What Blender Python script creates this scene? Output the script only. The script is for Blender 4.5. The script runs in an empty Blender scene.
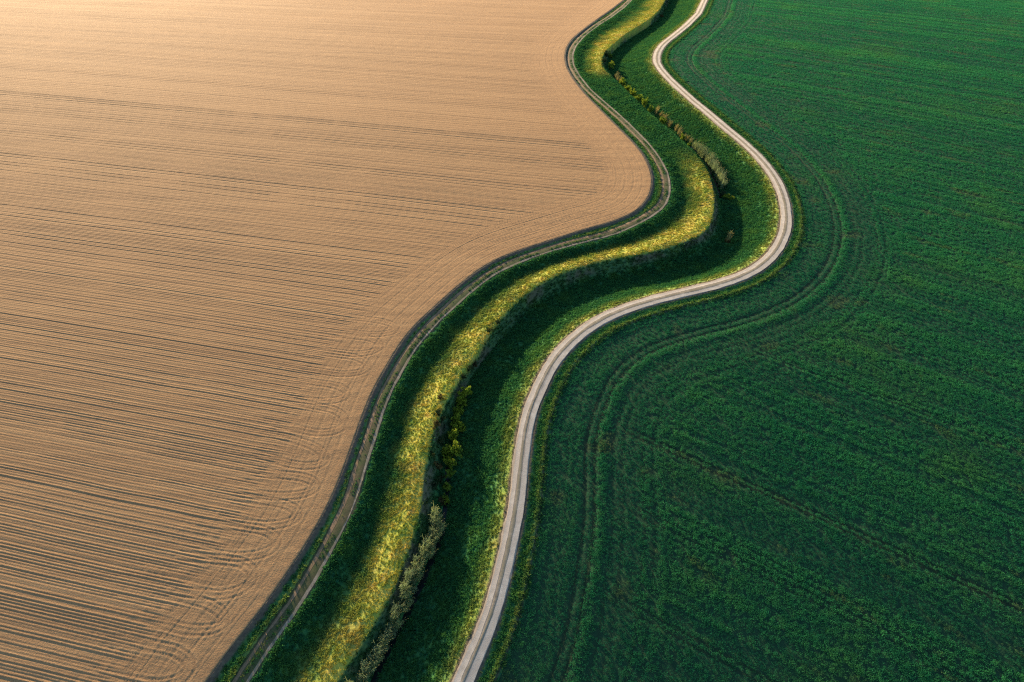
import bpy, math, random
import numpy as np
from mathutils import Vector

# ------------------------------------------------------------------ camera, sky, sun, exposure
scene = bpy.context.scene
COL = scene.collection
H = 100.0                       # drone height above the fields, metres
PITCH = math.radians(44.5)
FPX = 683.0                     # focal length in pixels of the 1024 px frame
cam_d = bpy.data.cameras.new('camera')
cam_d.sensor_width = 36.0
cam_d.lens = 36.0 * FPX / 1024.0
cam_d.clip_start = 1.0
cam_d.clip_end = 20000.0
cam = bpy.data.objects.new('camera', cam_d)
cam.location = (0, 0, H)
cam.rotation_euler = (math.pi / 2 - PITCH, 0, 0)
COL.objects.link(cam)
scene.camera = cam

SUN_EL = math.radians(10.2)
SUN_AZ = math.atan2(-0.51, 0.86)            # to the left of straight ahead (from +Y, clockwise positive)
world = bpy.data.worlds.new('World')
scene.world = world
world.use_nodes = True
wn = world.node_tree.nodes
wl = world.node_tree.links
sky = wn.new('ShaderNodeTexSky')
sky.sky_type = 'NISHITA'
sky.sun_disc = False
sky.sun_elevation = SUN_EL
sky.sun_rotation = SUN_AZ
sky.air_density = 1.0
sky.dust_density = 0.6
sky.ozone_density = 2.5
bg = wn['Background']
bg.inputs['Strength'].default_value = 0.10
wl.new(sky.outputs['Color'], bg.inputs['Color'])

sun_d = bpy.data.lights.new('sun', 'SUN')
sun_d.energy = 5.0
sun_d.angle = math.radians(0.6)
sun_d.color = (1.0, 0.79, 0.52)
sun = bpy.data.objects.new('sun', sun_d)
sd = Vector((math.sin(SUN_AZ) * math.cos(SUN_EL), math.cos(SUN_AZ) * math.cos(SUN_EL), math.sin(SUN_EL)))
sun.rotation_euler = sd.to_track_quat('Z', 'Y').to_euler()
sun.location = (-100, 200, 120)
COL.objects.link(sun)

vs = scene.view_settings
vs.view_transform = 'Standard'
vs.look = 'None'
vs.gamma = 1.0
vs.use_curve_mapping = False
vs.exposure = 1.85
scene.cycles.use_denoising = False
scene.cycles.filter_width = 1.25
scene.cycles.max_bounces = 5
scene.cycles.diffuse_bounces = 2
scene.cycles.transmission_bounces = 3

# ------------------------------------------------------------------ small numeric tools
rng = np.random.default_rng(7)
random.seed(7)


def smooth(a, b, x):
    t = np.clip((x - a) / (b - a), 0, 1)
    return t * t * (3 - 2 * t)


_lat = rng.random((256, 256))


def vnoise(x, y):
    """value noise in 0..1"""
    xi = np.floor(x).astype(int); yi = np.floor(y).astype(int)
    fx = x - xi; fy = y - yi
    fx = fx * fx * (3 - 2 * fx); fy = fy * fy * (3 - 2 * fy)
    a = _lat[xi & 255, yi & 255]; b = _lat[(xi + 1) & 255, yi & 255]
    c = _lat[xi & 255, (yi + 1) & 255]; d = _lat[(xi + 1) & 255, (yi + 1) & 255]
    return (a * (1 - fx) + b * fx) * (1 - fy) + (c * (1 - fx) + d * fx) * fy


def fbm(x, y, n=3):
    s = 0; a = 0.5; tot = 0
    for k in range(n):
        s = s + a * vnoise(x * 2 ** k + 17.3 * k, y * 2 ** k - 9.1 * k); tot += a; a *= 0.5
    return s / tot


SP, CP = math.sin(PITCH), math.cos(PITCH)


def macro(x, y):
    """added swell, brow half way up the view: far land tilts to the sun, near land away"""
    y = np.asarray(y, float) + 0 * np.asarray(x, float)
    u = np.clip(y - 120.0, -170, 300)
    k = np.where(u < 0, 0.00105, 0.00058)  # near side curved harder to dim the foreground, far side tilted to brighten it
    return -.5 * k * u * u - np.maximum(y - 420, 0) * .17


def unproject(px, py, z=0.0):
    """ground point at height z seen at a photograph position"""
    u = (px - 512.0) / FPX; v = (py - 341.0) / FPX
    zz = z
    for _ in range(6):
        t = (H - zz) / (SP + v * CP)
        zz = z + float(macro(u * t, t * (CP - v * SP)))
    return np.array([u * t, t * (CP - v * SP)])


def project(x, y, z):
    dz = H - z - macro(x, y)
    dep = y * CP + dz * SP
    return 512 + FPX * x / dep, 341 + FPX * (dz * CP - y * SP) / dep


# ------------------------------------------------------------------ the winding lines of the place, surveyed from the photograph
EDGE = [(660,-40),(652,-26),(640,-14),(623,0),(611.4,9.1),(594.8,20.7),(581.5,30.7),(571.6,39),(565.8,48.1),(564.3,58),(566.4,68),(573.4,80),
        (584,93.5),(601,110.8),(616.6,126.4),(632.3,142),(643,155),(650,169.2),(652,180.4),(650.5,192.5),(645,202.3),(634.5,212.4),
        (617.6,219.5),(600,225),(588.4,227.8),(568.9,234),(545.5,241.5),(524,248.3),(504.5,255.2),(483,265.9),(465.6,279.3),(449,293),
        (432.7,308.3),(415.2,323.9),(401.5,340.5),(391.7,356.2),(382,373.8),(377,380.5),(367.3,401.5),(358.6,424.9),(349.8,450.3),(339.4,478.8),
        (329.4,501.5),(319.6,521),(308.2,539.6),(296.4,559),(282.2,578.6),(268.4,600.5),(252.7,618.6),(237.1,640),(221.5,658.5),(206.8,679.2)]
TRACK = [(666,-40),(658,-26),(646,-14),(629.7,0),(623,6.6),(609.8,16.6),(596.5,24.9),(583.2,34.9),(573.4,45.7),(570,54.8),(570.8,64.9),(577,76),
         (587,89),(604.9,104.9),(620.5,118.6),(636.2,134),(646.5,144.4),(656,157),(662.8,169.2),(665.8,179.7),(667,190.5),(663.5,203),
         (655,211.4),(641.7,219),(628,226),(608,234),(580.6,240.5),(557.2,246.4),(533.8,254.2),(512.3,262),(490.8,272.7),(475,284.3),
         (459,297.5),(442.5,312.8),(426.9,328.8),(412.2,346.4),(400.5,364),(391.8,380.8),(381.5,401),(375.2,421),(369.3,440.5),(362.5,460),
         (356,482),(349.9,503.4),(339.1,524.9),(329.4,543),(318.5,563.5),(307,583),(296.5,600),(282,620.6),(266.4,642),(252.7,661.6),(241,681.1)]
CREST = [(686,-36),(676,-20),(668,-8),(664.5,0),(659.6,9.1),(649.6,19.1),(636.3,27.4),(623,35.7),(614,43.5),(606,50),(601.3,57.4),(601,67),
         (614,81),(628.4,95),(644,110.8),(659.6,124.5),(675.2,138.1),(687.5,148.3),(698,158.5),(706.5,172),(711.5,184),(713.8,200),
         (713,211.7),(709.7,224.5),(701,234.3),(686.6,240.6),(663.2,248.5),(640,254),(611.9,258.1),(586.5,263.9),(561.1,271.8),(542,281.3),
         (526,292.5),(511.5,305),(498.8,319),(488,334.5),(478,350),(470,361),(459.5,376.5),(448,394.5),(438,415),(431.8,434.7),(426,453),
         (423,474),(421.5,498),(417.5,517),(411.3,539),(402,565),(394,587.5),(380,611),(362.1,640),(344.5,667.5),(334.8,681.1)]
BED = [(700,-38),(690,-22),(680,-8),(672.8,0),(666,10),(656,21.6),(643,30),(628,40),(615,50),(607.5,58),(607.5,68.5),
       (619,81.5),(637,98),(655.7,114.7),(671.3,128.4),(687,142),(699,153.5),(708.5,167),(715.5,181.5),(720.8,200),(724.5,214),(726,230),
       (720,247),(708,257.5),(693.8,263.5),(674.2,269.3),(644.9,273.2),(621,276),(600,279.5),(576.7,285),(556,294),(535,309),(517,325),(500,341),
       (485.5,357),(472,375),(463,391),(456.5,410),(452.8,431),(449.6,449),(447.5,470),(447,491),(446.5,506),(443.5,522),(437,545),(425.5,575),
       (412.5,601),(398,630),(384,658),(372,681)]
ROAD = [(726,-40),(716,-24),(709,-10),(704.7,0),(698.6,13.3),(687,24.9),(673.7,35.7),(662.9,44.2),(657.2,52.6),(656.2,61.4),(661.2,69.8),(669.8,79.2),
        (681.1,89.6),(692.3,99.8),(708.4,112.7),(726,128),(741.5,140.4),(756,153.7),(768.7,168),(778.4,182.7),(784.2,198.7),(786.8,214),
        (785.6,230.4),(780,244.2),(770.5,257.5),(754.8,270),(734.8,279),(711.3,285.9),(682,292.8),(652.7,299.8),(631,306.5),(614.5,312.7),(596.3,321.6),
        (579.5,333),(565.5,346.4),(553.8,360),(546,373.8),(538.5,389.6),(529.5,411.3),(524.6,434.7),(521.6,458.1),(519,481),(517.2,499.3),
        (513.8,521),(508.9,544.5),(504,566),(499,586),(494,607),(485.5,630.4),(475.7,651.8),(465.9,673.3),(463,681.1)]
LVL = dict(edge=0.0, track=-0.38, crest=-0.32, bed=-3.3, road=0.1)


def make_curve(pts, z, ext_top, ext_bot):
    g = np.array([unproject(x, y, z) for x, y in pts])
    g = np.vstack([g[:1] + np.outer(np.linspace(140, 6, 20), ext_top), g, g[-1:] + np.outer(np.linspace(6, 90, 14), ext_bot)])
    # arc-length resample through a Catmull-Rom like cubic, then a light smoothing
    d = np.r_[0, np.cumsum(np.hypot(*np.diff(g, axis=0).T))]
    n = int(d[-1] / 0.8)
    s = np.linspace(0, d[-1], n)
    c = np.c_[np.interp(s, d, g[:, 0]), np.interp(s, d, g[:, 1])]
    k = np.exp(-0.5 * (np.arange(-9, 10) / 3.2) ** 2); k /= k.sum()
    cp = np.vstack([c[:1] + (c[:1] - c[1:10][::-1]), c, c[-1:] + (c[-1:] - c[-10:-1][::-1])])
    return np.c_[np.convolve(cp[:, 0], k, 'valid'), np.convolve(cp[:, 1], k, 'valid')]


top_dir = np.array([0.20, 0.98]); bot_dir = np.array([-0.36, -0.933])
CURVES = {'edge': make_curve(EDGE, LVL['edge'], top_dir, bot_dir),
          'track': make_curve(TRACK, LVL['track'], top_dir, bot_dir),
          'crest': make_curve(CREST, LVL['crest'], top_dir, bot_dir),
          'bed': make_curve(BED, LVL['bed'], top_dir, bot_dir),
          'road': make_curve(ROAD, LVL['road'], top_dir, bot_dir)}


def sdf(curve, P):
    """signed distance, positive on the crop side (curves run from far to near)"""
    a = curve[:-1]; b = curve[1:]; ab = b - a; L2 = (ab ** 2).sum(1)
    out = np.empty(len(P))
    for i in range(0, len(P), 3000):
        p = P[i:i + 3000, None, :]
        ap = p - a
        t = np.clip((ap * ab).sum(2) / L2, 0, 1)
        dx = ap[..., 0] - t * ab[:, 0]; dy = ap[..., 1] - t * ab[:, 1]
        d2 = dx * dx + dy * dy
        j = d2.argmin(1); r = np.arange(len(j))
        cr = ab[j, 0] * ap[r, j, 1] - ab[j, 1] * ap[r, j, 0]
        out[i:i + 3000] = np.sqrt(d2[r, j]) * np.where(cr > 0, 1, -1)
    return out


# distance tables on a 1 m lattice, read back by bilinear interpolation
GX0, GX1, GY0, GY1 = -110, 150, -60, 500
_gx, _gy = np.meshgrid(np.arange(GX0, GX1 + 1), np.arange(GY0, GY1 + 1), indexing='ij')
_P = np.c_[_gx.ravel(), _gy.ravel()].astype(float)
TAB = {k: sdf(c[::2], _P).reshape(_gx.shape) for k, c in CURVES.items()}


def dist(k, x, y):
    fx = np.clip(np.asarray(x, float) - GX0, 0, GX1 - GX0 - 1.001); fy = np.clip(np.asarray(y, float) - GY0, 0, GY1 - GY0 - 1.001)
    i = fx.astype(int); j = fy.astype(int); fx = fx - i; fy = fy - j
    T = TAB[k]
    return (T[i, j] * (1 - fx) + T[i + 1, j] * fx) * (1 - fy) + (T[i, j + 1] * (1 - fx) + T[i + 1, j + 1] * fx) * fy


def table(pts):
    xs = np.linspace(0, 1, 201)
    ys = np.interp(xs, *zip(*pts))
    k = np.ones(13) / 13
    yp = np.r_[np.full(6, ys[0]), ys, np.full(6, ys[-1])]
    ys = np.convolve(yp, k, 'valid')
    return xs, ys


SWALE = table([(0, -.42), (.12, -.74), (.28, -1.25), (.38, -1.32), (.60, -.86), (.84, -.36), (1, -.32)])
DROP = table([(0, -.32), (.08, -.44), (.35, -1.6), (.65, -2.8), (.85, -3.45), (1, -3.6)])
RISE = table([(0, -3.6), (.10, -3.5), (.30, -2.95), (.55, -2.25), (.78, -1.15), (.92, -.28), (1, 0.02)])
ROADSIDE = ([1.75, 2.2, 2.7, 3.1, 3.5, 3.8, 4.05, 4.4, 4.8, 6.0, 9], [.02, -.12, -.24, -.22, -.04, .02, -.20, -.16, -.2, -.4, -.6])


def ground_z(x, y, rough=True):
    a = dist('edge', x, y); T = dist('track', x, y); D = dist('crest', x, y); E = dist('bed', x, y); R = dist('road', x, y)
    z = -.40 * smooth(0.1, 1.3, a) - 0.3 * smooth(0.1, -1.2, a)
    z = z + smooth(-2.6, -1.5, T) * .08
    z = np.where(np.abs(T) < 1.5, np.minimum(z, -.52), z)
    t = np.clip((T - 1.5) / np.maximum((T - 1.5) + np.maximum(-D, 0), .01), 0, 1)
    z = np.where(T > 1.5, np.interp(t, *SWALE), z)
    t = np.clip(D / np.maximum(D + np.maximum(-E, 0), .01), 0, 1)
    z = np.where(D > 0, np.interp(t, *DROP), z)
    t = np.clip(E / np.maximum(E + np.maximum(-(R + 1.75), 0), .01), 0, 1)
    z = np.where(E > 0, np.interp(t, *RISE), z)
    z = np.where(R > -1.75, .02, z)
    z = np.where(R > 1.75, np.interp(R, *ROADSIDE), z)
    if rough:
        g = smooth(1.7, 2.6, np.abs(T)) * smooth(1.8, 2.6, np.abs(R)) * smooth(0.0, 1.5, a)
        z = z + g * (.15 * (fbm(x / 3.1, y / 3.1) - .5) + .05 * (vnoise(x / .7 + 40, y / .7) - .5)) * np.where(R > 1.8, .5, 1.0)
    return z + macro(x, y)


def zones(x, y):
    """dry (yellow dry grass / flowers), bare (soil), lush: what grows where"""
    T = dist('track', x, y); D = dist('crest', x, y); E = dist('bed', x, y); R = dist('road', x, y); a = dist('edge', x, y)
    t = np.clip((T - 1.5) / np.maximum((T - 1.5) + np.maximum(-D, 0), .01), 0, 1)
    n = fbm(x / 5.0, y / 5.0); n2 = fbm(x / 1.6 + 9, y / 1.6)
    px, py = project(x, y, -0.4)
    along = 1 - smooth(66, 80, py) * (1 - smooth(142, 185, py))           # the straight reach up the ditch stays green
    dry = smooth(.24, .78, t + .35 * (n - .5) + .2 * (n2 - .5)) * (D < .3) * (T > 1.5) * along
    dry = dry * (.72 + .5 * n)
    # pale road margin on the ditch side
    dry = np.maximum(dry, .55 * smooth(-4.6, -2.0, R + 2.2 * (n - .5)) * (R < 0) * (.4 + .8 * n2))
    dry = np.maximum(dry, .34 * smooth(.4, .12, np.abs(R - 3.65)) * (.2 + .8 * n2))
    dry = np.maximum(dry, .45 * smooth(-2.3, -1.6, T) * (T < 0) * (a > 1.2) * (.1 + 1.0 * n2))
    bare = smooth(.15, .5, D + .5 * (n2 - .5)) * (1 - smooth(1.3, 2.6, D + 1.2 * (n - .5))) * (E < 0) * (.25 + .5 * smooth(.4, .6, n)) * along
    bare = np.maximum(bare, .9 * smooth(1.2, .8, a + .5 * (n2 - .5)))
    bare = np.maximum(bare, .9 * smooth(2.1, 1.75, np.abs(R) + .4 * (n2 - .5)))
    bare = np.maximum(bare, smooth(.30, .08, np.abs(R - 4.15)) * .8)
    return np.clip(dry, 0, 1), np.clip(bare, 0, 1)


# ------------------------------------------------------------------ mesh and object helpers
def grid_mesh(name, X, Y, Z, mat, keep=None, attrs=None, parent=None):
    m, n = X.shape
    idx = np.arange(m * n).reshape(m, n)
    q = np.stack([idx[:-1, :-1], idx[1:, :-1], idx[1:, 1:], idx[:-1, 1:]], -1).reshape(-1, 4)
    if keep is not None:
        k = keep[:-1, :-1] & keep[1:, :-1] & keep[1:, 1:] & keep[:-1, 1:]
        q = q[k.ravel()]
        used = np.zeros(m * n, bool); used[q.ravel()] = True
        remap = np.cumsum(used) - 1
        q = remap[q]
        sel = used
    else:
        sel = np.ones(m * n, bool)
    co = np.c_[X.ravel(), Y.ravel(), Z.ravel()][sel]
    # make faces look up
    v = co[q[:, :3]]
    e1 = v[:, 1] - v[:, 0]; e2 = v[:, 2] - v[:, 0]
    flip = (e1[:, 0] * e2[:, 1] - e1[:, 1] * e2[:, 0]) < 0
    q[flip] = q[flip][:, ::-1]
    return raw_mesh(name, co, q, mat, {k: np.asarray(a).ravel()[sel] for k, a in (attrs or {}).items()}, parent)


def raw_mesh(name, co, faces, mat, attrs=None, parent=None, smooth_shade=True, link=True):
    me = bpy.data.meshes.new(name)
    co = np.asarray(co, np.float32); faces = np.asarray(faces, np.int32)
    me.vertices.add(len(co)); me.vertices.foreach_set('co', co.ravel())
    if len(faces):
        nf, k = faces.shape
        me.loops.add(nf * k); me.loops.foreach_set('vertex_index', faces.ravel())
        me.polygons.add(nf)
        me.polygons.foreach_set('loop_start', np.arange(0, nf * k, k, dtype=np.int32))
        me.polygons.foreach_set('loop_total', np.full(nf, k, np.int32))
        me.polygons.foreach_set('use_smooth', np.full(nf, smooth_shade, bool))
    for an, av in (attrs or {}).items():
        at = me.attributes.new(an, 'FLOAT', 'POINT')
        at.data.foreach_set('value', np.asarray(av, np.float32))
    me.update(calc_edges=True)
    if mat is not None:
        me.materials.append(mat)
    o = bpy.data.objects.new(name, me)
    if link:
        COL.objects.link(o)
    if parent is not None:
        o.parent = parent
    return o


def tag(o, label, cat, group=None, kind=None):
    if label: o['label'] = label
    if cat: o['category'] = cat
    if group: o['group'] = group
    if kind: o['kind'] = kind
    return o


# ------------------------------------------------------------------ materials
class NT:
    def __init__(self, name):
        self.m = bpy.data.materials.new(name); self.m.use_nodes = True
        self.t = self.m.node_tree; self.t.nodes.clear()
        self.out = self.t.nodes.new('ShaderNodeOutputMaterial')

    def n(self, kind, **kw):
        nd = self.t.nodes.new(kind)
        for k, v in kw.items():
            setattr(nd, k, v)
        return nd

    def l(self, a, b):
        self.t.links.new(a, b)

    def pos(self):
        return self.n('ShaderNodeNewGeometry').outputs['Position']

    def mapped(self, scale=(1, 1, 1), rotz=0.0, loc=(0, 0, 0)):
        mp = self.n('ShaderNodeMapping', vector_type='POINT')
        mp.inputs['Scale'].default_value = scale; mp.inputs['Rotation'].default_value = (0, 0, rotz); mp.inputs['Location'].default_value = loc
        self.l(self.pos(), mp.inputs['Vector'])
        return mp.outputs['Vector']

    def noise(self, vec, scale, detail=3, rough=.55, dist=0.0):
        nd = self.n('ShaderNodeTexNoise')
        nd.inputs['Scale'].default_value = scale; nd.inputs['Detail'].default_value = detail
        nd.inputs['Roughness'].default_value = rough; nd.inputs['Distortion'].default_value = dist
        self.l(vec, nd.inputs['Vector'])
        return nd.outputs['Fac']

    def ramp(self, fac, stops):
        r = self.n('ShaderNodeValToRGB')
        e = r.color_ramp.elements
        while len(e) < len(stops): e.new(0.5)
        for k, (p, c) in enumerate(stops):
            e[k].position = p; e[k].color = (*c, 1) if len(c) == 3 else c
        self.l(fac, r.inputs['Fac'])
        return r.outputs['Color']

    def mix(self, fac, a, b, mode='MIX'):
        nd = self.n('ShaderNodeMix', data_type='RGBA', blend_type=mode)
        for s, v in ((nd.inputs[0], fac), (nd.inputs[6], a), (nd.inputs[7], b)):
            if hasattr(v, 'is_output'): self.l(v, s)
            elif isinstance(v, (int, float)): s.default_value = v
            else: s.default_value = (*v, 1)
        return nd.outputs[2]

    def math(self, op, a, b=0.0, c=0.0, clamp=False):
        nd = self.n('ShaderNodeMath', operation=op, use_clamp=clamp)
        for s, v in zip(nd.inputs, (a, b, c)):
            if hasattr(v, 'is_output'): self.l(v, s)
            else: s.default_value = v
        return nd.outputs[0]

    def attr(self, name, kind='GEOMETRY'):
        return self.n('ShaderNodeAttribute', attribute_name=name, attribute_type=kind).outputs['Fac']

    def bump(self, h, dist, strength=1.0):
        b = self.n('ShaderNodeBump'); b.inputs['Distance'].default_value = dist; b.inputs['Strength'].default_value = strength
        self.l(h, b.inputs['Height'])
        return b.outputs['Normal']

    def principled(self, col, rough=.9, normal=None, spec=.2):
        p = self.n('ShaderNodeBsdfPrincipled')
        if hasattr(col, 'is_output'): self.l(col, p.inputs['Base Color'])
        else: p.inputs['Base Color'].default_value = (*col, 1)
        p.inputs['Roughness'].default_value = rough
        p.inputs['Specular IOR Level'].default_value = spec
        if normal is not None: self.l(normal, p.inputs['Normal'])
        return p.outputs[0]

    def done(self, sh):
        self.l(sh, self.out.inputs['Surface'])
        return self.m


def grass_colour(k, kind):
    """green to dry yellow to bare soil, driven by what grows there"""
    dry = k.attr('dry', kind); bare = k.attr('bare', kind)
    P = k.pos()
    n1 = k.noise(P, .28, 4); n2 = k.noise(P, 1.9, 3)
    green = k.ramp(n1, [(.30, (.014, .100, .042)), (.5, (.030, .135, .042)), (.70, (.075, .175, .034))])
    green = k.mix(.45, green, k.ramp(n2, [(.35, (.010, .075, .038)), (.65, (.085, .20, .044))]))
    yel = k.ramp(k.noise(P, .55, 4), [(.26, (.16, .24, .036)), (.44, (.32, .335, .048)), (.58, (.44, .375, .058)), (.74, (.50, .335, .085))])
    yel = k.mix(.15, yel, k.ramp(n2, [(.35, (.09, .16, .03)), (.65, (.36, .31, .07))]))
    rust = k.ramp(k.noise(P, .16, 3), [(.50, (0, 0, 0)), (.70, (.4, .4, .4))])
    yel = k.mix(rust, yel, (.46, .265, .075))
    c = k.mix(dry, green, yel)
    soil = k.ramp(n2, [(.3, (.075, .048, .040)), (.7, (.14, .095, .070))])
    return k.mix(bare, c, soil), dry


def mat_grass_ground():
    k = NT('meadow_ground')
    c, _ = grass_colour(k, 'GEOMETRY')
    P = k.pos()
    h = k.math('ADD', k.noise(P, 1.3, 4, .6), k.math('MULTIPLY', k.noise(P, 5.0, 3, .6), .45))
    return k.done(k.principled(c, .95, k.bump(h, .14), .1))


def leaf_shader(k, col, trans=.35, normal=None):
    d = k.n('ShaderNodeBsdfDiffuse'); t = k.n('ShaderNodeBsdfTranslucent'); m = k.n('ShaderNodeMixShader')
    for s in (d, t):
        if hasattr(col, 'is_output'): k.l(col, s.inputs['Color'])
        else: s.inputs['Color'].default_value = (*col, 1)
    m.inputs[0].default_value = trans
    k.l(d.outputs[0], m.inputs[1]); k.l(t.outputs[0], m.inputs[2])
    return m.outputs[0]


def mat_tuft():
    k = NT('meadow_grass')
    c, _ = grass_colour(k, 'INSTANCER')
    r = k.attr('tint', 'INSTANCER')
    c = k.mix(1.0, c, k.ramp(r, [(0, (.80, .84, .85)), (1, (1.25, 1.18, 1.0))]), 'MULTIPLY')
    return k.done(leaf_shader(k, c, .35))


def crop_colour(k):
    P = k.pos()
    n1 = k.noise(P, .045, 4); n2 = k.noise(P, .9, 3)
    c = k.ramp(n1, [(.32, (.015, .160, .076)), (.55, (.026, .185, .078)), (.72, (.056, .205, .066))])
    return k.mix(.3, c, k.ramp(n2, [(.35, (.014, .140, .072)), (.68, (.058, .230, .078))]))


def mat_crop_ground():
    k = NT('crop_floor')
    c = crop_colour(k)
    thin = k.attr('thin')
    c = k.mix(thin, c, k.ramp(k.noise(k.pos(), 2.5, 2), [(.3, (.022, .055, .026)), (.7, (.075, .070, .038))]))
    P = k.pos()
    h = k.math('ADD', k.noise(P, 1.8, 4, .65), k.math('MULTIPLY', k.noise(P, 6.0, 2, .6), .4))
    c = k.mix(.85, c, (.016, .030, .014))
    return k.done(k.principled(c, .9, k.bump(h, .08), .1))


def mat_crop_tuft():
    k = NT('crop_leaves')
    c = crop_colour(k)
    r = k.attr('tint', 'INSTANCER')
    c = k.mix(1.0, c, k.ramp(r, [(0, (.58, .68, .80)), (1, (1.6, 1.28, 1.0))]), 'MULTIPLY')
    dry = k.attr('dry', 'INSTANCER')
    c = k.mix(dry, c, (.15, .15, .055))
    return k.done(leaf_shader(k, c, .42))


ROW_ANG = math.radians(-11.7)


def mat_plough():
    k = NT('ploughed_soil')
    line = k.attr('line')
    P = k.pos()
    c = k.ramp(line, [(.1, (.185, .100, .047)), (.5, (.318, .176, .078)), (.9, (.435, .254, .115))])
    st = k.noise(k.mapped((.012, .75, 1), ROW_ANG), 1.0, 5, .62)
    # long moisture streaks left along the working direction
    c = k.mix(.55, c, k.ramp(st, [(.36, (.200, .114, .056)), (.52, (.322, .182, .081)), (.66, (.405, .240, .110))]))
    big = k.noise(P, .012, 3)
    c = k.mix(k.math('MULTIPLY', big, .45), c, (.30, .158, .072))
    cl = k.noise(P, 4.0, 3, .7)
    c = k.mix(.35, c, k.ramp(cl, [(.3, (.20, .110, .055)), (.7, (.385, .248, .122))]))
    return k.done(k.principled(c, .95, k.bump(cl, .07), .1))


def mat_gravel(name, a, b, patch):
    k = NT(name)
    P = k.pos()
    c = k.ramp(k.noise(P, .9, 5, .7), [(.3, a), (.7, b)])
    c = k.mix(k.ramp(k.noise(P, .30, 4, .65), [(.42, (0, 0, 0)), (.62, (.85, .85, .85))]), c, patch)
    h = k.noise(P, 9.0, 3, .7)
    return k.done(k.principled(c, .92, k.bump(h, .018), .12))


def mat_water():
    k = NT('still_water')
    return k.done(k.principled((.006, .009, .008), .25, k.bump(k.noise(k.pos(), 2.0, 2), .01), .15))


def mat_leaves(name, stops, trans=.35, scale=2.2):
    k = NT(name)
    oi = k.n('ShaderNodeObjectInfo').outputs['Random']
    c = k.ramp(k.noise(k.pos(), scale, 3), stops)
    c = k.mix(1.0, c, k.ramp(oi, [(0, (.72, .80, .9)), (1, (1.25, 1.12, .9))]), 'MULTIPLY')
    return k.done(leaf_shader(k, c, trans))


M_GRASS = mat_grass_ground(); M_TUFT = mat_tuft(); M_CROPG = mat_crop_ground(); M_CROPT = mat_crop_tuft(); M_PLOUGH = mat_plough()
M_GRAVEL = mat_gravel('road_gravel', (.22, .175, .13), (.40, .325, .25), (.28, .225, .17))
M_GRAVEL_RUT = mat_gravel('worn_gravel', (.36, .30, .235), (.56, .48, .385), (.42, .345, .27))
M_TRACK_PALE = mat_gravel('track_pale_rut', (.12, .10, .065), (.33, .27, .205), (.17, .14, .09))
M_MEDIAN = mat_gravel('road_middle', (.15, .125, .085), (.33, .27, .20), (.20, .17, .11))
M_DIRT = mat_gravel('track_earth', (.050, .055, .024), (.125, .095, .050), (.05, .07, .024))
M_DIRT_RUT = mat_gravel('track_rut_earth', (.14, .092, .050), (.28, .180, .108), (.17, .115, .06))
M_WATER = mat_water()
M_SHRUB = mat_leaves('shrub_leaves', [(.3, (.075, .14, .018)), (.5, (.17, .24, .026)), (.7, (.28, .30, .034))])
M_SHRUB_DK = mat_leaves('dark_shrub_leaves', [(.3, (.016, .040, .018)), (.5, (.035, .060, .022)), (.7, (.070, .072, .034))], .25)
M_SHRUB_BR = mat_leaves('brown_shrub_leaves', [(.3, (.060, .040, .024)), (.5, (.105, .075, .030)), (.7, (.10, .11, .030))], .25)
M_STEM = NT('shrub_wood'); M_STEM = M_STEM.done(M_STEM.principled((.07, .05, .035), .9))
M_REED = mat_leaves('reed_leaves', [(.3, (.10, .155, .060)), (.5, (.21, .27, .12)), (.7, (.33, .37, .18))], .4)
M_PLUME = mat_leaves('reed_plumes', [(.3, (.20, .21, .11)), (.7, (.36, .36, .21))], .4)
M_REED_Y = mat_leaves('dry_reed_leaves', [(.3, (.20, .17, .055)), (.5, (.33, .27, .09)), (.7, (.44, .36, .13))], .35)
k_ = NT('open_land'); M_LAND = k_.done(k_.principled(k_.ramp(k_.noise(k_.pos(), .004, 4), [(.4, (.03, .08, .03)), (.6, (.20, .14, .08))]), .95))

# ------------------------------------------------------------------ the setting: land, fields, banks
n = 24
lx = np.sign(np.linspace(-1, 1, n)) * np.abs(np.linspace(-1, 1, n)) ** 3 * 9000
LX, LY = np.meshgrid(lx, lx + 150, indexing='ij')
tag(grid_mesh('ground', LX, LY, np.full_like(LX, -75.0), M_LAND), 'flat farmland stretching away beneath the two fields', None, kind='structure')

# --- ditch and verges: one height field between the two fields
R_ = 0.36
gx, gy = np.meshgrid(np.arange(-92, 105, R_), np.arange(-25, 440, R_), indexing='ij')
keep = (dist('edge', gx, gy) > -1.8) & (dist('road', gx, gy) < 7.5)
gz = np.zeros_like(gx); dr = np.zeros_like(gx); ba = np.zeros_like(gx)
kx, ky = gx[keep], gy[keep]
gz[keep] = ground_z(kx, ky)
dr[keep], ba[keep] = zones(kx, ky)
tag(grid_mesh('ditch_bank', gx, gy, gz, M_GRASS, keep, dict(dry=dr, bare=ba)),
    'grassy ditch with green and yellow banks winding between the two fields', None, kind='structure')

# --- ploughed field: rows are real furrows, headland lines run parallel to the field edge
ud = np.array([math.cos(ROW_ANG), math.sin(ROW_ANG)]); pd = np.array([-ud[1], ud[0]])
ec = CURVES['edge']; er = ec @ pd; eq = ec @ ud
o_ = np.argsort(er); er, eq = er[o_], eq[o_]
r_lo, r_hi = er[0] + 2, min(er[-1] - 2, 420)
r_lo = max(r_lo, -20)
rows = np.r_[np.arange(r_lo, 190, .13), np.arange(190, r_hi, .20)]
qoff = np.r_[0, .05, np.arange(.2, 24, .22), 24 + np.cumsum(np.linspace(.4, 15.5, 40))]
RR, QO = np.meshgrid(rows, qoff, indexing='ij')
QQ = np.interp(RR, er, eq) - QO
FX = QQ * ud[0] + RR * pd[0]; FY = QQ * ud[1] + RR * pd[1]

lr = np.random.default_rng(3)


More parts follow.
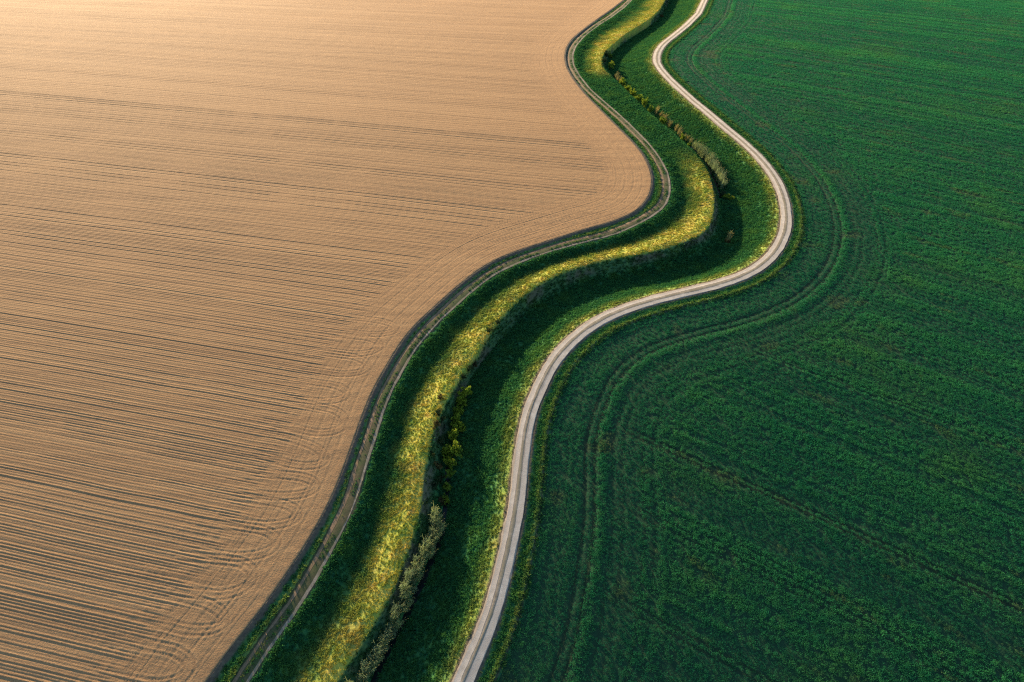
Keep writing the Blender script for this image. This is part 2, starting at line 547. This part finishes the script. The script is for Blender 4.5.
def line_profile(x, period, pass_w, seed):
    """height and tone of worked soil across its lines"""
    g = np.random.default_rng(seed)
    N = 4000
    amp = .55 + .9 * g.random(N); tone = g.random(N); shift = (g.random(N) - .5) * .25
    deep = g.random(N)
    kf = x / period + 1500
    i = np.floor(kf).astype(int)
    ph = kf - i
    h = .026 * amp[i % N] * np.cos(2 * np.pi * (ph - .5 + .12 * shift[i % N]))
    kp = x / pass_w + 700
    j = np.floor(kp).astype(int); f = (kp - j) * pass_w
    w = .16
    for off, wt in ((.25, 1.0),):
        d = np.abs(f - off - shift[j % N])
        dp = deep[(j * 3 + int(off * 10)) % N]
        h = h - wt * (.022 + .032 * dp ** 2) * np.exp(-(d / w) ** 2) + wt * (.010 + .016 * dp) * np.exp(-((d - .34) / .15) ** 2)
    tn = .5 * tone[i % N] + .5 * tone[(j * 7 + 13) % N]
    return h, tn


a_ = dist('edge', np.clip(FX, GX0 + 1, GX1 - 2), np.clip(FY, GY0 + 1, GY1 - 2))
a_ = np.where(FX < GX0 + 1, -60, a_)
wob = .5 * (fbm(FX / 22, FY / 22) - .5)
h1, t1 = line_profile(RR + wob, .48, 1.44, 1)
h2, t2 = line_profile(-a_ + .25 * wob, .46, 2.3, 2)
hl = smooth(-14.5, -10.5, a_ + 2.2 * (fbm(FX / 9, FY / 9) - .5))
FZ = h1 * (1 - hl * (1 - .22 * smooth(-3, -9, a_))) + h2 * hl * .85
TN = t1 * (1 - hl) + (.4 * t1 + .6 * t2) * hl
FZ = FZ + .05 * (fbm(FX / 1.1, FY / 1.1, 2) - .5) * smooth(30, 8, QO)


def pts_along(curve, step, n, start):
    d = np.r_[0, np.cumsum(np.hypot(*np.diff(curve, axis=0).T))]
    s = start + step * np.arange(n)
    return np.c_[np.interp(s, d, curve[:, 0]), np.interp(s, d, curve[:, 1])], s


# turning loops left by the machine on the headland
d_e = np.r_[0, np.cumsum(np.hypot(*np.diff(ec, axis=0).T))]
i0 = np.argmin(np.hypot(*(ec - unproject(405, 335)).T))
loop_s = d_e[i0]
u_loop = ud
while loop_s < d_e[-1] - 60:
    c = np.array([np.interp(loop_s, d_e, ec[:, 0]), np.interp(loop_s, d_e, ec[:, 1])])
    tng = np.array([np.interp(loop_s + 2, d_e, ec[:, 0]), np.interp(loop_s + 2, d_e, ec[:, 1])]) - c
    tng /= np.hypot(*tng)
    nrm = np.array([-tng[1], tng[0]])
    if nrm @ ud > 0: nrm = -nrm
    apex = c + nrm * (2.6 + 2.0 * lr.random())
    hw = 2.0 + .9 * lr.random(); ln = 7.5 + 3.5 * lr.random()
    th = np.linspace(-np.pi / 2, np.pi / 2, 30)
    arc = np.c_[np.cos(th) * ln * .62, np.sin(th) * hw + .3 * np.cos(th)]
    tail = np.linspace(1, 0, 8)[:, None]
    arc = np.vstack([np.c_[-9 * tail, np.full((8, 1), -hw)], arc[1:-1], np.c_[-9 * tail[::-1], np.full((8, 1), hw)]])
    sk = .25 * (lr.random() - .5)
    cu = apex + np.outer(arc[:, 0] - ln * .62, ud) + np.outer(arc[:, 1] + sk * arc[:, 0], pd)
    sel = (np.abs(FX - apex[0]) < 17) & (np.abs(FY - apex[1]) < 9) & (QO < 24)
    if sel.any():
        dd = np.abs(sdf(cu, np.c_[FX[sel], FY[sel]]))
        fade = smooth(-1.2, -2.5, a_[sel]) * smooth(16, 10, np.hypot(FX[sel] - apex[0], FY[sel] - apex[1]))
        g = np.zeros(sel.sum())
        for w0 in (.75,):
            e = np.abs(dd - w0)
            g += -.014 * np.exp(-(e / .17) ** 2) + .018 * np.exp(-((e - .36) / .14) ** 2)
        FZ[sel] += g * fade
        TN[sel] = np.clip(TN[sel] + .60 * fade * np.exp(-((dd - 1.1) / .16) ** 2) - .5 * fade * np.exp(-((dd - .75) / .16) ** 2), 0, 1)
    loop_s += 5.4 + 2.6 * lr.random()
FZ = FZ + .07 * smooth(-60, 0, a_) * 0 + .04
FZ = np.where(QO <= .001, -.12, FZ) + macro(FX, FY)
tag(grid_mesh('ploughed_field', FX, FY, FZ, M_PLOUGH, None, dict(line=TN)),
    'bare brown ploughed field with fine furrows and curved headland tracks', None, kind='structure')

# --- crop field
CROP_ANG = math.radians(-30.0)
uc = np.array([math.cos(CROP_ANG), math.sin(CROP_ANG)]); pc = np.array([-uc[1], uc[0]])
rc = CURVES['road']
tn_ = np.gradient(rc, axis=0); tn_ /= np.hypot(tn_[:, 0], tn_[:, 1])[:, None]
nr_ = np.c_[-tn_[:, 1], tn_[:, 0]]
if (nr_ @ np.array([1.0, 0])).mean() < 0: nr_ = -nr_
oc = rc + nr_ * 4.3
cr_ = oc @ pc; cq_ = oc @ uc
o_ = np.argsort(cr_); cr_, cq_ = cr_[o_], cq_[o_]
crow = np.arange(max(cr_[0] + 1, -40), min(cr_[-1] - 1, 470), .42)
coff = np.r_[np.arange(0, 20, .4), 20 + np.cumsum(np.linspace(.45, 9.5, 75))]
CR, CO = np.meshgrid(crow, coff, indexing='ij')
CQ = np.interp(CR, cr_, cq_) + CO
CX = CQ * uc[0] + CR * pc[0]; CY = CQ * uc[1] + CR * pc[1]
tram_r = []


def crop_state(x, y):
    """thin = gaps (wheel marks), tall = growth"""
    R = dist('road', np.clip(x, GX0 + 1, GX1 - 2), np.clip(y, GY0 + 1, GY1 - 2))
    R = np.where(x > GX1 - 2, 90, R)
    r = x * pc[0] + y * pc[1]; q = x * uc[0] + y * uc[1]
    w = .5 * (fbm(x / 15, y / 15) - .5)
    head = smooth(27, 22, R + 3 * (fbm(x / 12, y / 12) - .5))
    thin = np.zeros_like(x)
    for c0, dp in ((7.4, .22), (12.3, .8), (17.2, .35), (22.5, .4), (27.0, .22)):
        for o in (-.85, .85):
            thin = np.maximum(thin, dp * smooth(.50, .12, np.abs(R - c0 - o + w)))
    for r0, dp in TRAMS:
        for o in (-.55, .55):
            thin = np.maximum(thin, dp * smooth(.42, .10, np.abs(r - r0 + w * .4 - o)) * smooth(14, 22, R))
    # drill passes: every line of the crop stands a little differently
    rr = np.where(head > .5, R * 1.0 + 300, r)
    ln = vnoise(rr / .75, 0 * rr + 3.3) * .55 + vnoise(rr / 2.6, 0 * rr + 8.1) * .45
    ln = np.clip(.5 + (ln - .5) * 2.4, 0, 1)
    tall = .72 + .40 * ln + .25 * (fbm(x / 6, y / 6) - .5)
    # worn, thin patches drawn out along the rows
    sp = fbm(q / 9 + 50, r / 1.8, 2) * (1 - head) + fbm(x / 6, y / 5, 2) * head
    poor = smooth(.70, .84, sp + .16 * (vnoise(x / 3, y / 3) - .5)) * (.7 + .2 * head)
    return R, np.clip(thin, 0, 1), tall, poor * .8


def crop_z(x, y, thin, tall):
    return -.04 - .12 * thin + .05 * (tall - 1) + .05 * (fbm(x / 1.7, y / 1.7, 2) - .5)


TRAMS = [(float(unproject(*p) @ pc), dp) for p, dp in (((904, 554), 1.0), ((880, 631), .65), ((843, 382), .6), ((862, 333), .4), ((950, 230), .45),
                                                     ((700, 645), .7), ((800, 120), .25), ((640, 500), .35))]
R0, thin, tall, poor = crop_state(CX, CY)
CZ = crop_z(CX, CY, thin, tall) - .11
CZ = np.where(CO < .01, -.3, CZ) + macro(CX, CY)
tag(grid_mesh('crop_field', CX, CY, CZ, M_CROPG, None, dict(thin=np.clip(thin + .6 * poor, 0, 1))),
    'deep green young crop field with wheel lines following the gravel road', None, kind='structure')

# --- strips that follow a line: roads, ruts, water
def strip(name, key, offs, zs, mat, parent=None, wob=.06, wave=7.0, seed=0, y_lim=(-30, 430), step=1):
    c = CURVES[key][::step]
    c = c[(c[:, 1] > y_lim[0]) & (c[:, 1] < y_lim[1])]
    t = np.gradient(c, axis=0); t /= np.hypot(t[:, 0], t[:, 1])[:, None]
    nn = np.c_[-t[:, 1], t[:, 0]]
    if (nn[:, 0]).mean() < 0: nn = -nn
    s = np.arange(len(c)) * .8 * step
    offs = np.asarray(offs, float)
    m = len(offs)
    O = np.tile(offs, (len(c), 1))
    O[:, 0] += wob * 2 * (fbm(s / wave + seed, s * 0 + 1.7) - .5) * 2 + wob * 1.2 * (vnoise(s / 1.3 + seed, s * 0 + 4) - .5)
    O[:, -1] += wob * 2 * (fbm(s / wave + seed + 50, s * 0 + 2.7) - .5) * 2 + wob * 1.2 * (vnoise(s / 1.3 + seed + 9, s * 0 + 6) - .5)
    X = c[:, :1] + nn[:, :1] * O; Y = c[:, 1:] + nn[:, 1:] * O
    Z = np.tile(np.asarray(zs, float), (len(c), 1)) + macro(X, Y)
    return grid_mesh(name, X, Y, Z, mat, None, None, parent)


road = strip('gravel_road', 'road', [-1.55, -1.25, -.3, .3, 1.25, 1.55], [.0, .075, .10, .10, .075, -.02], M_GRAVEL, seed=3, wob=.17)
tag(road, 'pale gravel farm road with two wheel tracks curving beside the green crop', None, kind='structure')
strip('wheel_track', 'road', [-1.22, -1.02, -.62, -.42], [.088, .086, .094, .108], M_GRAVEL_RUT, road, seed=11, wob=.10)
strip('wheel_track', 'road', [.36, .58, 1.08, 1.30], [.108, .096, .088, .080], M_GRAVEL_RUT, road, seed=21, wob=.10)
strip('middle_strip', 'road', [-.34, -.15, .10, .28], [.110, .128, .128, .110], M_MEDIAN, road, seed=31, wob=.09, wave=14)
track = strip('dirt_track', 'track', [-1.5, -1.15, 0, 1.15, 1.5], [-.47, -.37, -.34, -.37, -.47], M_DIRT, seed=5, wob=.16)
tag(track, 'narrow earth track with a grassy middle along the ploughed field', None, kind='structure')
strip('wheel_track', 'track', [-1.08, -.94, -.66, -.52], [-.358, -.350, -.344, -.340], M_DIRT_RUT, track, seed=41, wob=.12)
strip('wheel_track', 'track', [.72, .85, 1.02, 1.16], [-.343, -.347, -.351, -.357], M_TRACK_PALE, track, seed=51, wob=.10)
for (p0, p1, lab) in (((447, 455), (330, 720), 'narrow dark strip of still water beside the near reed bed'),
                      ((680, 136), (717, 188), 'short dark strip of still water at the ditch bend')):
    w = strip('ditch_water', 'bed', [-.55, -.2, .2, .55], [-3.44, -3.44, -3.44, -3.44], M_WATER, seed=61, wob=.3, wave=5,
              y_lim=(unproject(*p1)[1], unproject(*p0)[1]))
    tag(w, lab, None, kind='structure')


# ------------------------------------------------------------------ ground cover
def blades(nb, h, w, spread, lean, seed, curve=.35):
    g = np.random.default_rng(seed)
    co = []; fa = []
    for _ in range(nb):
        a = g.random() * 2 * np.pi; r = spread * math.sqrt(g.random())
        b = np.array([r * math.cos(a), r * math.sin(a), -.04])
        th = g.random() * 2 * np.pi
        side = np.array([math.cos(th), math.sin(th), 0]) * w * (.6 + .8 * g.random())
        hh = h * (.55 + .75 * g.random()); ln = lean * g.random() * hh
        la = g.random() * 2 * np.pi
        ld = np.array([math.cos(la), math.sin(la), 0])
        mid = b + ld * ln * .35 + np.array([0, 0, hh * .62]); tip = b + ld * ln * (1 + curve) + np.array([0, 0, hh])
        i = len(co)
        co += [b - side * .5, b + side * .5, mid + side * .42, mid - side * .42, tip]
        fa += [(i, i + 1, i + 2), (i, i + 2, i + 3), (i + 3, i + 2, i + 4)]
    return np.array(co), np.array(fa)


def scatter(name, P, Z, attrs, protos, mat, label):
    """one object of uncountable plants: points that carry instances of a few tufts"""
    n = len(P)
    which = rng.integers(0, len(protos), n)
    co = np.c_[P, Z]
    o = raw_mesh(name, co, np.zeros((0, 4)), mat, dict(attrs, which=which.astype(float), spin=rng.random(n) * 6.283))
    ng = bpy.data.node_groups.new(name + '_nodes', 'GeometryNodeTree')
    ng.interface.new_socket('Geometry', in_out='INPUT', socket_type='NodeSocketGeometry')
    ng.interface.new_socket('Geometry', in_out='OUTPUT', socket_type='NodeSocketGeometry')
    N = ng.nodes; L = ng.links
    gi = N.new('NodeGroupInput'); go = N.new('NodeGroupOutput')
    jn = N.new('GeometryNodeJoinGeometry')

    def named(nm):
        a = N.new('GeometryNodeInputNamedAttribute'); a.data_type = 'FLOAT'; a.inputs['Name'].default_value = nm
        return a.outputs[0]
    rot = N.new('ShaderNodeCombineXYZ'); L.new(named('spin'), rot.inputs['Z'])
    for i, pr in enumerate(protos):
        cmp_ = N.new('FunctionNodeCompare'); cmp_.data_type = 'FLOAT'; cmp_.operation = 'EQUAL'
        L.new(named('which'), cmp_.inputs[0]); cmp_.inputs[1].default_value = float(i); cmp_.inputs['Epsilon'].default_value = .1
        oi = N.new('GeometryNodeObjectInfo'); oi.inputs['Object'].default_value = pr; oi.inputs['As Instance'].default_value = True
        ip = N.new('GeometryNodeInstanceOnPoints')
        L.new(gi.outputs[0], ip.inputs['Points']); L.new(cmp_.outputs[0], ip.inputs['Selection'])
        L.new(oi.outputs['Geometry'], ip.inputs['Instance'])
        L.new(rot.outputs[0], ip.inputs['Rotation']); L.new(named('size'), ip.inputs['Scale'])
        L.new(ip.outputs[0], jn.inputs[0])
    L.new(jn.outputs[0], go.inputs[0])
    md = o.modifiers.new('plants', 'NODES'); md.node_group = ng
    tag(o, label, None, kind='stuff')
    return o


def in_view(x, y, m=60):
    px, py = project(x, y, 0)
    return (px > -m) & (px < 1024 + m) & (py > -25) & (py < 682 + m) & (y > 5)


# meadow grass on verges and banks
N_ = 260000
P = np.c_[rng.uniform(-75, 125, N_ * 3), rng.uniform(15, 425, N_ * 3)]
a = dist('edge', P[:, 0], P[:, 1]); R = dist('road', P[:, 0], P[:, 1])
ok = (a > .9) & (R < 4.6) & in_view(P[:, 0], P[:, 1])
P = P[ok]
T = dist('track', P[:, 0], P[:, 1]); R = dist('road', P[:, 0], P[:, 1]); E = dist('bed', P[:, 0], P[:, 1]); D = dist('crest', P[:, 0], P[:, 1]); a = dist('edge', P[:, 0], P[:, 1])
dry, bare = zones(P[:, 0], P[:, 1])
wet = ((P[:, 1] < unproject(447, 455)[1]) | ((P[:, 1] < unproject(680, 136)[1]) & (P[:, 1] > unproject(717, 188)[1])))
mid_t = (np.abs(T - .05) < .38) & (rng.random(len(P)) < .9 * smooth(.4, .6, fbm(P[:, 0] / 4, P[:, 1] / 4)) * 2)
ok = ((np.abs(T) > 1.55) | mid_t) & (np.abs(R) > 1.75) & ((np.abs(E) > .55) | ~wet) & (rng.random(len(P)) > bare * .85)
zt = np.where(np.abs(T) < 1.4, .18, 0.0)
P = P[ok]; zt = zt[ok]; T, R, E, D, dry, bare, a = (v[ok] for v in (T, R, E, D, dry, bare, a))
size = (.65 + .8 * fbm(P[:, 0] / 3, P[:, 1] / 3) + .5 * rng.random(len(P)) ** 3)
size *= np.where(np.abs(T) < 1.5, .42, 1) * np.where(np.abs(R) < 2.6, .55, 1) * np.where(a < 1.8, .7, 1) * (1 - .5 * dry)
print('meadow tufts', len(P))
PR = [raw_mesh('grass_tuft', *blades(14, .34, .08, .24, .9, s), M_TUFT, smooth_shade=False, link=False) for s in (1, 2, 3)]
PR.append(raw_mesh('herb_tuft', *blades(18, .24, .15, .26, 1.2, 4), M_TUFT, smooth_shade=False, link=False))
scatter('meadow_grass', P, ground_z(P[:, 0], P[:, 1]) + zt, dict(size=size, dry=dry, bare=bare * .5, tint=rng.random(len(P))), PR, M_TUFT,
        'rough green and yellow grass covering the verges and ditch banks')

# crop plants
N_ = 1050000
P = np.c_[rng.uniform(-25, 330, N_), rng.uniform(12, 425, N_)]
P = P[in_view(P[:, 0], P[:, 1], 40)]
R, thin, tall, poor = crop_state(P[:, 0], P[:, 1])
ok = (R > 4.7) & (rng.random(len(P)) > thin * .97) & (rng.random(len(P)) > poor * .55)
P = P[ok]; R, thin, tall, poor = (v[ok] for v in (R, thin, tall, poor))
print('crop tufts', len(P))
PR = [raw_mesh('crop_tuft', *blades(17, .17, .055, .30, 1.3, s), M_CROPT, smooth_shade=False, link=False) for s in (11, 12, 13)]
scatter('crop_plants', P, crop_z(P[:, 0], P[:, 1], thin, tall) + macro(P[:, 0], P[:, 1]), dict(size=tall * (.8 + .4 * rng.random(len(P))), tint=np.clip(rng.random(len(P)) * .30 + 1.7 * (tall - .72), 0, 1),
        dry=np.clip(poor * .8 * rng.random(len(P)) * 1.3, 0, 1)), PR, M_CROPT, 'low green cereal plants covering the crop field')


# ------------------------------------------------------------------ shrubs and reeds along the ditch
def tube(co, fa, p0, p1, r0, r1, k=5):
    p0 = np.array(p0, float); p1 = np.array(p1, float)
    d = p1 - p0; d /= np.linalg.norm(d)
    x = np.cross(d, [0.3, .9, .1]); x /= np.linalg.norm(x); y = np.cross(d, x)
    i = len(co)
    for q in range(k):
        t = 2 * math.pi * q / k
        co.append(p0 + (x * math.cos(t) + y * math.sin(t)) * r0)
        co.append(p1 + (x * math.cos(t) + y * math.sin(t)) * r1)
    for q in range(k):
        a, b = i + 2 * q, i + 2 * ((q + 1) % k)
        fa.append((a, b, b + 1)); fa.append((a, b + 1, a + 1))


def shrub_data(seed, mat, nl=760, tall=1.0):
    g = np.random.default_rng(seed)
    co = []; fa = []; tips = []
    nb = 6
    for b in range(nb):
        an = 2 * math.pi * (b + .5 * g.random()) / nb; sp = .35 + .45 * g.random()
        e = np.array([math.cos(an) * sp, math.sin(an) * sp, (.55 + .5 * g.random()) * tall])
        m = e * .5 + np.array([0, 0, .10])
        tube(co, fa, (0.03 * math.cos(an), .03 * math.sin(an), -.12), m, .035, .022); tube(co, fa, m, e, .022, .010)
        tips.append((e, .16 + .2 * g.random())); tips.append((m * 1.1, .22))
    for _ in range(14):
        an = g.random() * 6.283; r = .85 * math.sqrt(g.random())
        tips.append((np.array([math.cos(an) * r, math.sin(an) * r, (.20 + .95 * g.random() * (1.1 - r)) * tall]), .10 + .18 * g.random()))
    stems = (np.array(co), np.array(fa))
    lc = []; lf = []
    for _ in range(nl):
        c, rad = tips[g.integers(len(tips))]
        d = g.normal(size=3); d /= np.linalg.norm(d)
        p = c + d * rad * (.55 + .5 * g.random()) * np.array([1, 1, .8])
        p[2] = max(p[2], .05)
        n1 = g.normal(size=3); n1 /= np.linalg.norm(n1); n2 = np.cross(n1, g.normal(size=3)); n2 /= np.linalg.norm(n2)
        L = .075 + .06 * g.random(); W = L * .55
        i = len(lc)
        lc += [p - n1 * L, p + n2 * W, p + n1 * L, p - n2 * W]
        lf += [(i, i + 1, i + 2), (i, i + 2, i + 3)]
    a = raw_mesh('stem', *stems, M_STEM, link=False).data
    b = raw_mesh('foliage', np.array(lc), np.array(lf), mat, smooth_shade=False, link=False).data
    return a, b


def reed_data(seed, leaf, plume, h=2.9, nb=40):
    g = np.random.default_rng(seed)
    co = []; fa = []; pc_ = []; pf = []
    wind = np.array([.35, -.30, 0])
    for _ in range(nb):
        an = g.random() * 6.283; r = .42 * math.sqrt(g.random())
        b = np.array([r * math.cos(an), r * math.sin(an), -.15])
        hh = h * (.65 + .45 * g.random())
        ld = wind * (.25 + .5 * g.random()) + g.normal(size=3) * np.array([.12, .12, 0])
        th = g.random() * 6.283; sd_ = np.array([math.cos(th), math.sin(th), 0]) * (.022 + .022 * g.random())
        i = len(co); prev = None
        for s in (0, .4, .75, 1.0):
            p = b + ld * hh * s ** 2 + np.array([0, 0, hh * s]); wv = sd_ * (1 - .75 * s)
            co += [p - wv, p + wv]
        for q in range(3):
            a = i + 2 * q; fa += [(a, a + 1, a + 3), (a, a + 3, a + 2)]
        # drooping leaves
        for _l in range(3):
            s = .35 + .5 * g.random(); p = b + ld * hh * s ** 2 + np.array([0, 0, hh * s])
            a2 = g.random() * 6.283; out = np.array([math.cos(a2), math.sin(a2), 0]) * (.22 + .2 * g.random())
            sd2 = np.array([-math.sin(a2), math.cos(a2), 0]) * .028
            i = len(co)
            co += [p - sd2 * .6, p + sd2 * .6, p + out * .6 + sd2 + [0, 0, .16], p + out * .6 - sd2 + [0, 0, .16], p + out * 1.2 + [0, 0, .02]]
            fa += [(i, i + 1, i + 2), (i, i + 2, i + 3), (i + 3, i + 2, i + 4)]
        if g.random() < .3:
            tip = b + ld * hh + np.array([0, 0, hh])
            for q in range(3):
                a2 = 2.1 * q + g.random(); w2 = np.array([math.cos(a2), math.sin(a2), 0]) * .045
                i = len(pc_)
                pc_ += [tip - [0, 0, .02], tip + w2 + wind * .12 + [0, 0, .10], tip + wind * .35 + [0, 0, .24], tip - w2 + wind * .12 + [0, 0, .10]]
                pf += [(i, i + 1, i + 2), (i, i + 2, i + 3)]
    a = raw_mesh('stems', np.array(co), np.array(fa), leaf, smooth_shade=False, link=False).data
    b = raw_mesh('plumes', np.array(pc_), np.array(pf), plume, smooth_shade=False, link=False).data
    return a, b


def plant(name, data, parts, x, y, scale, label, cat, group, zs=1.0, sink=0.0):
    e = bpy.data.objects.new(name, None)
    e.empty_display_size = .3
    COL.objects.link(e)
    e.location = (x, y, float(ground_z(np.array([x]), np.array([y]))[0]) - sink)
    e.rotation_euler = (0, 0, random.random() * 6.283 if cat == 'shrub' else random.uniform(-.4, .4))
    wd = random.uniform(.7, 1.4) if cat == 'shrub' else 1.0
    e.scale = (scale * wd, scale / wd, scale * zs * (random.uniform(.75, 1.2) if cat == 'shrub' else 1.0))
    for nm, me in zip(parts, data):
        o = bpy.data.objects.new(nm, me)
        COL.objects.link(o); o.parent = e
        if nm != 'stem': o['kind'] = 'stuff'
    return tag(e, label, cat, group)


ORD = ['first', 'second', 'third', 'fourth', 'fifth', 'sixth', 'seventh', 'eighth', 'ninth', 'tenth', 'eleventh', 'twelfth', 'thirteenth',
       'fourteenth', 'fifteenth', 'sixteenth', 'seventeenth', 'eighteenth', 'nineteenth', 'twentieth']
SV = [shrub_data(s, M_SHRUB) for s in (21, 22, 23)]
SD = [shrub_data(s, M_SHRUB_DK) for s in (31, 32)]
SB = [shrub_data(s, M_SHRUB_BR) for s in (41, 42)]
SPARTS = ('stem', 'foliage')
# bright shrubs in the middle reach (photo position, size)
MIDB = [(465.5, 388, 1.05), (461, 395, .95), (457.5, 404, 1.0), (455.5, 414, 1.05), (459, 420.5, 1.0), (452.5, 431, 1.0), (455, 447, 1.1), (446.5, 445.5, .9),
        (448.5, 456, 1.05), (449.5, 468, .75), (446.5, 480, .7), (445, 492, .7)]
for i, (px, py, s) in enumerate(MIDB):
    x, y = unproject(px, py + 1.5, -1.0)
    plant('shrub', SV[i % 3], SPARTS, x, y, s * 1.35, f'yellow-green leafy shrub in the ditch, {ORD[i]} from the top of the bright middle row', 'shrub', 'bright shrubs in the middle of the ditch', 1.9)
MIDD = [(498, 326, .8), (490, 335, .85), (474.5, 362, .9), (469, 369, .95), (463, 378, .85), (441, 402, .75), (438.5, 417, .85), (436.5, 429, .9), (440, 440, .8), (443, 420, .8),
        (433, 456, .8), (437.5, 464, .9), (440, 476, .9), (434.5, 484, .85), (440, 496, .9)]
MIDD.sort(key=lambda q: q[1])
for i, (px, py, s) in enumerate(MIDD):
    x, y = unproject(px, py, -1.3)
    br = i % 3 == 2
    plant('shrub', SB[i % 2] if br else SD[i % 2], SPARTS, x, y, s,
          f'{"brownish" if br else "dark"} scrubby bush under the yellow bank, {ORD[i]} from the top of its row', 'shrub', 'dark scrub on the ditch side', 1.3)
UPB = [(605.5, 56, .85), (610.5, 52.5, .8), (604, 63, .95), (611, 64, 1.0), (616.5, 73, .85), (622, 84, 1.0), (628, 88.5, 1.1), (633, 93.5, 1.05), (638, 99, 1.05), (644.5, 105.5, 1.1), (650, 110, .9),
       (663, 122, .85), (683, 136, .8), (690, 141.5, .7)]
for i, (px, py, s) in enumerate(UPB):
    x, y = unproject(px, py, -1.4); s *= 1.3
    dk = i in (0, 2, 4)
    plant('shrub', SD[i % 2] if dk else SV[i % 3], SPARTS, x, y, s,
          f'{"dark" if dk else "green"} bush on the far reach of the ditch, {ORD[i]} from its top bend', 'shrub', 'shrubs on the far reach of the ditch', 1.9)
for px, py, s, d, lab in ((729.5, 193, 1.35, SV[1], 'lone yellowish bush just below the end of the pale reed strip'),
                          (724, 190, 1.3, SD[0], 'dark round bush at the lower tip of the pale reed strip'),
                          (662, 13, 1.3, SB[0], 'brown bush in the shaded ditch at the top edge'),
                          (729, 236, .9, SB[1], 'small brownish bush alone in the shaded bend of the ditch')):
    x, y = unproject(px, py, -1.6)
    plant('shrub', d, SPARTS, x, y, s, lab, 'shrub', None, 1.1)

RV = [reed_data(s, M_REED, M_PLUME) for s in (51, 52, 53)]
RY = [reed_data(s, M_REED_Y, M_PLUME, 2.6, 30) for s in (61, 62)]
RPARTS = ('stems', 'plumes')


def reed_line(pts, n, wid, z, variants, label, group, smin=.8, smax=1.15):
    g = np.array([unproject(x, y, z) for x, y in pts])
    d = np.r_[0, np.cumsum(np.hypot(*np.diff(g, axis=0).T))]
    for i in range(n):
        s = d[-1] * (i + .2 + .6 * random.random()) / n
        x = np.interp(s, d, g[:, 0]) + random.uniform(-wid, wid); y = np.interp(s, d, g[:, 1]) + random.uniform(-wid, wid) * .4
        plant('reed_clump', variants[i % len(variants)], RPARTS, x, y, random.uniform(smin, smax), label + (f', {ORD[i]} from the top' if n <= 15 else ''), 'reeds', group)


reed_line([(437, 512), (434.5, 528), (427.5, 545), (420.5, 560), (412, 577), (403.5, 600), (391.5, 622), (382, 641), (370, 662), (358, 681), (345, 700)], 84, .75, -1.6, RV,
          'tall grey-green reed clump in the long reed bed at the bottom of the photo', 'reed bed in the near ditch', .75, 1.2)
reed_line([(694, 143), (702, 149), (709, 156.5), (715, 165), (720, 174), (724, 183)], 44, .6, -1.5, RV,
          'pale reed clump in the short reed strip along the ditch bend', 'reed strip at the ditch bend', .85, 1.15)
reed_line([(655, 106), (661, 114), (668, 120), (674, 123), (677, 127), (684, 134), (690, 140)], 15, .6, -1.6, RY,
          'straw-yellow reed clump on the far straight of the ditch', 'dry reeds on the far straight')
reed_line([(616, 73), (620, 80)], 3, .5, -1.6, RY, 'dry pale reed clump between bushes at the top bend', 'dry reeds at the top bend', 1.0, 1.2)
reed_line([(730.5, 231), (728, 237)], 2, .2, -1.6, RY, 'small straw tuft alone in the shaded bend of the ditch', 'straw tufts in the shaded bend', .8, 1.0)
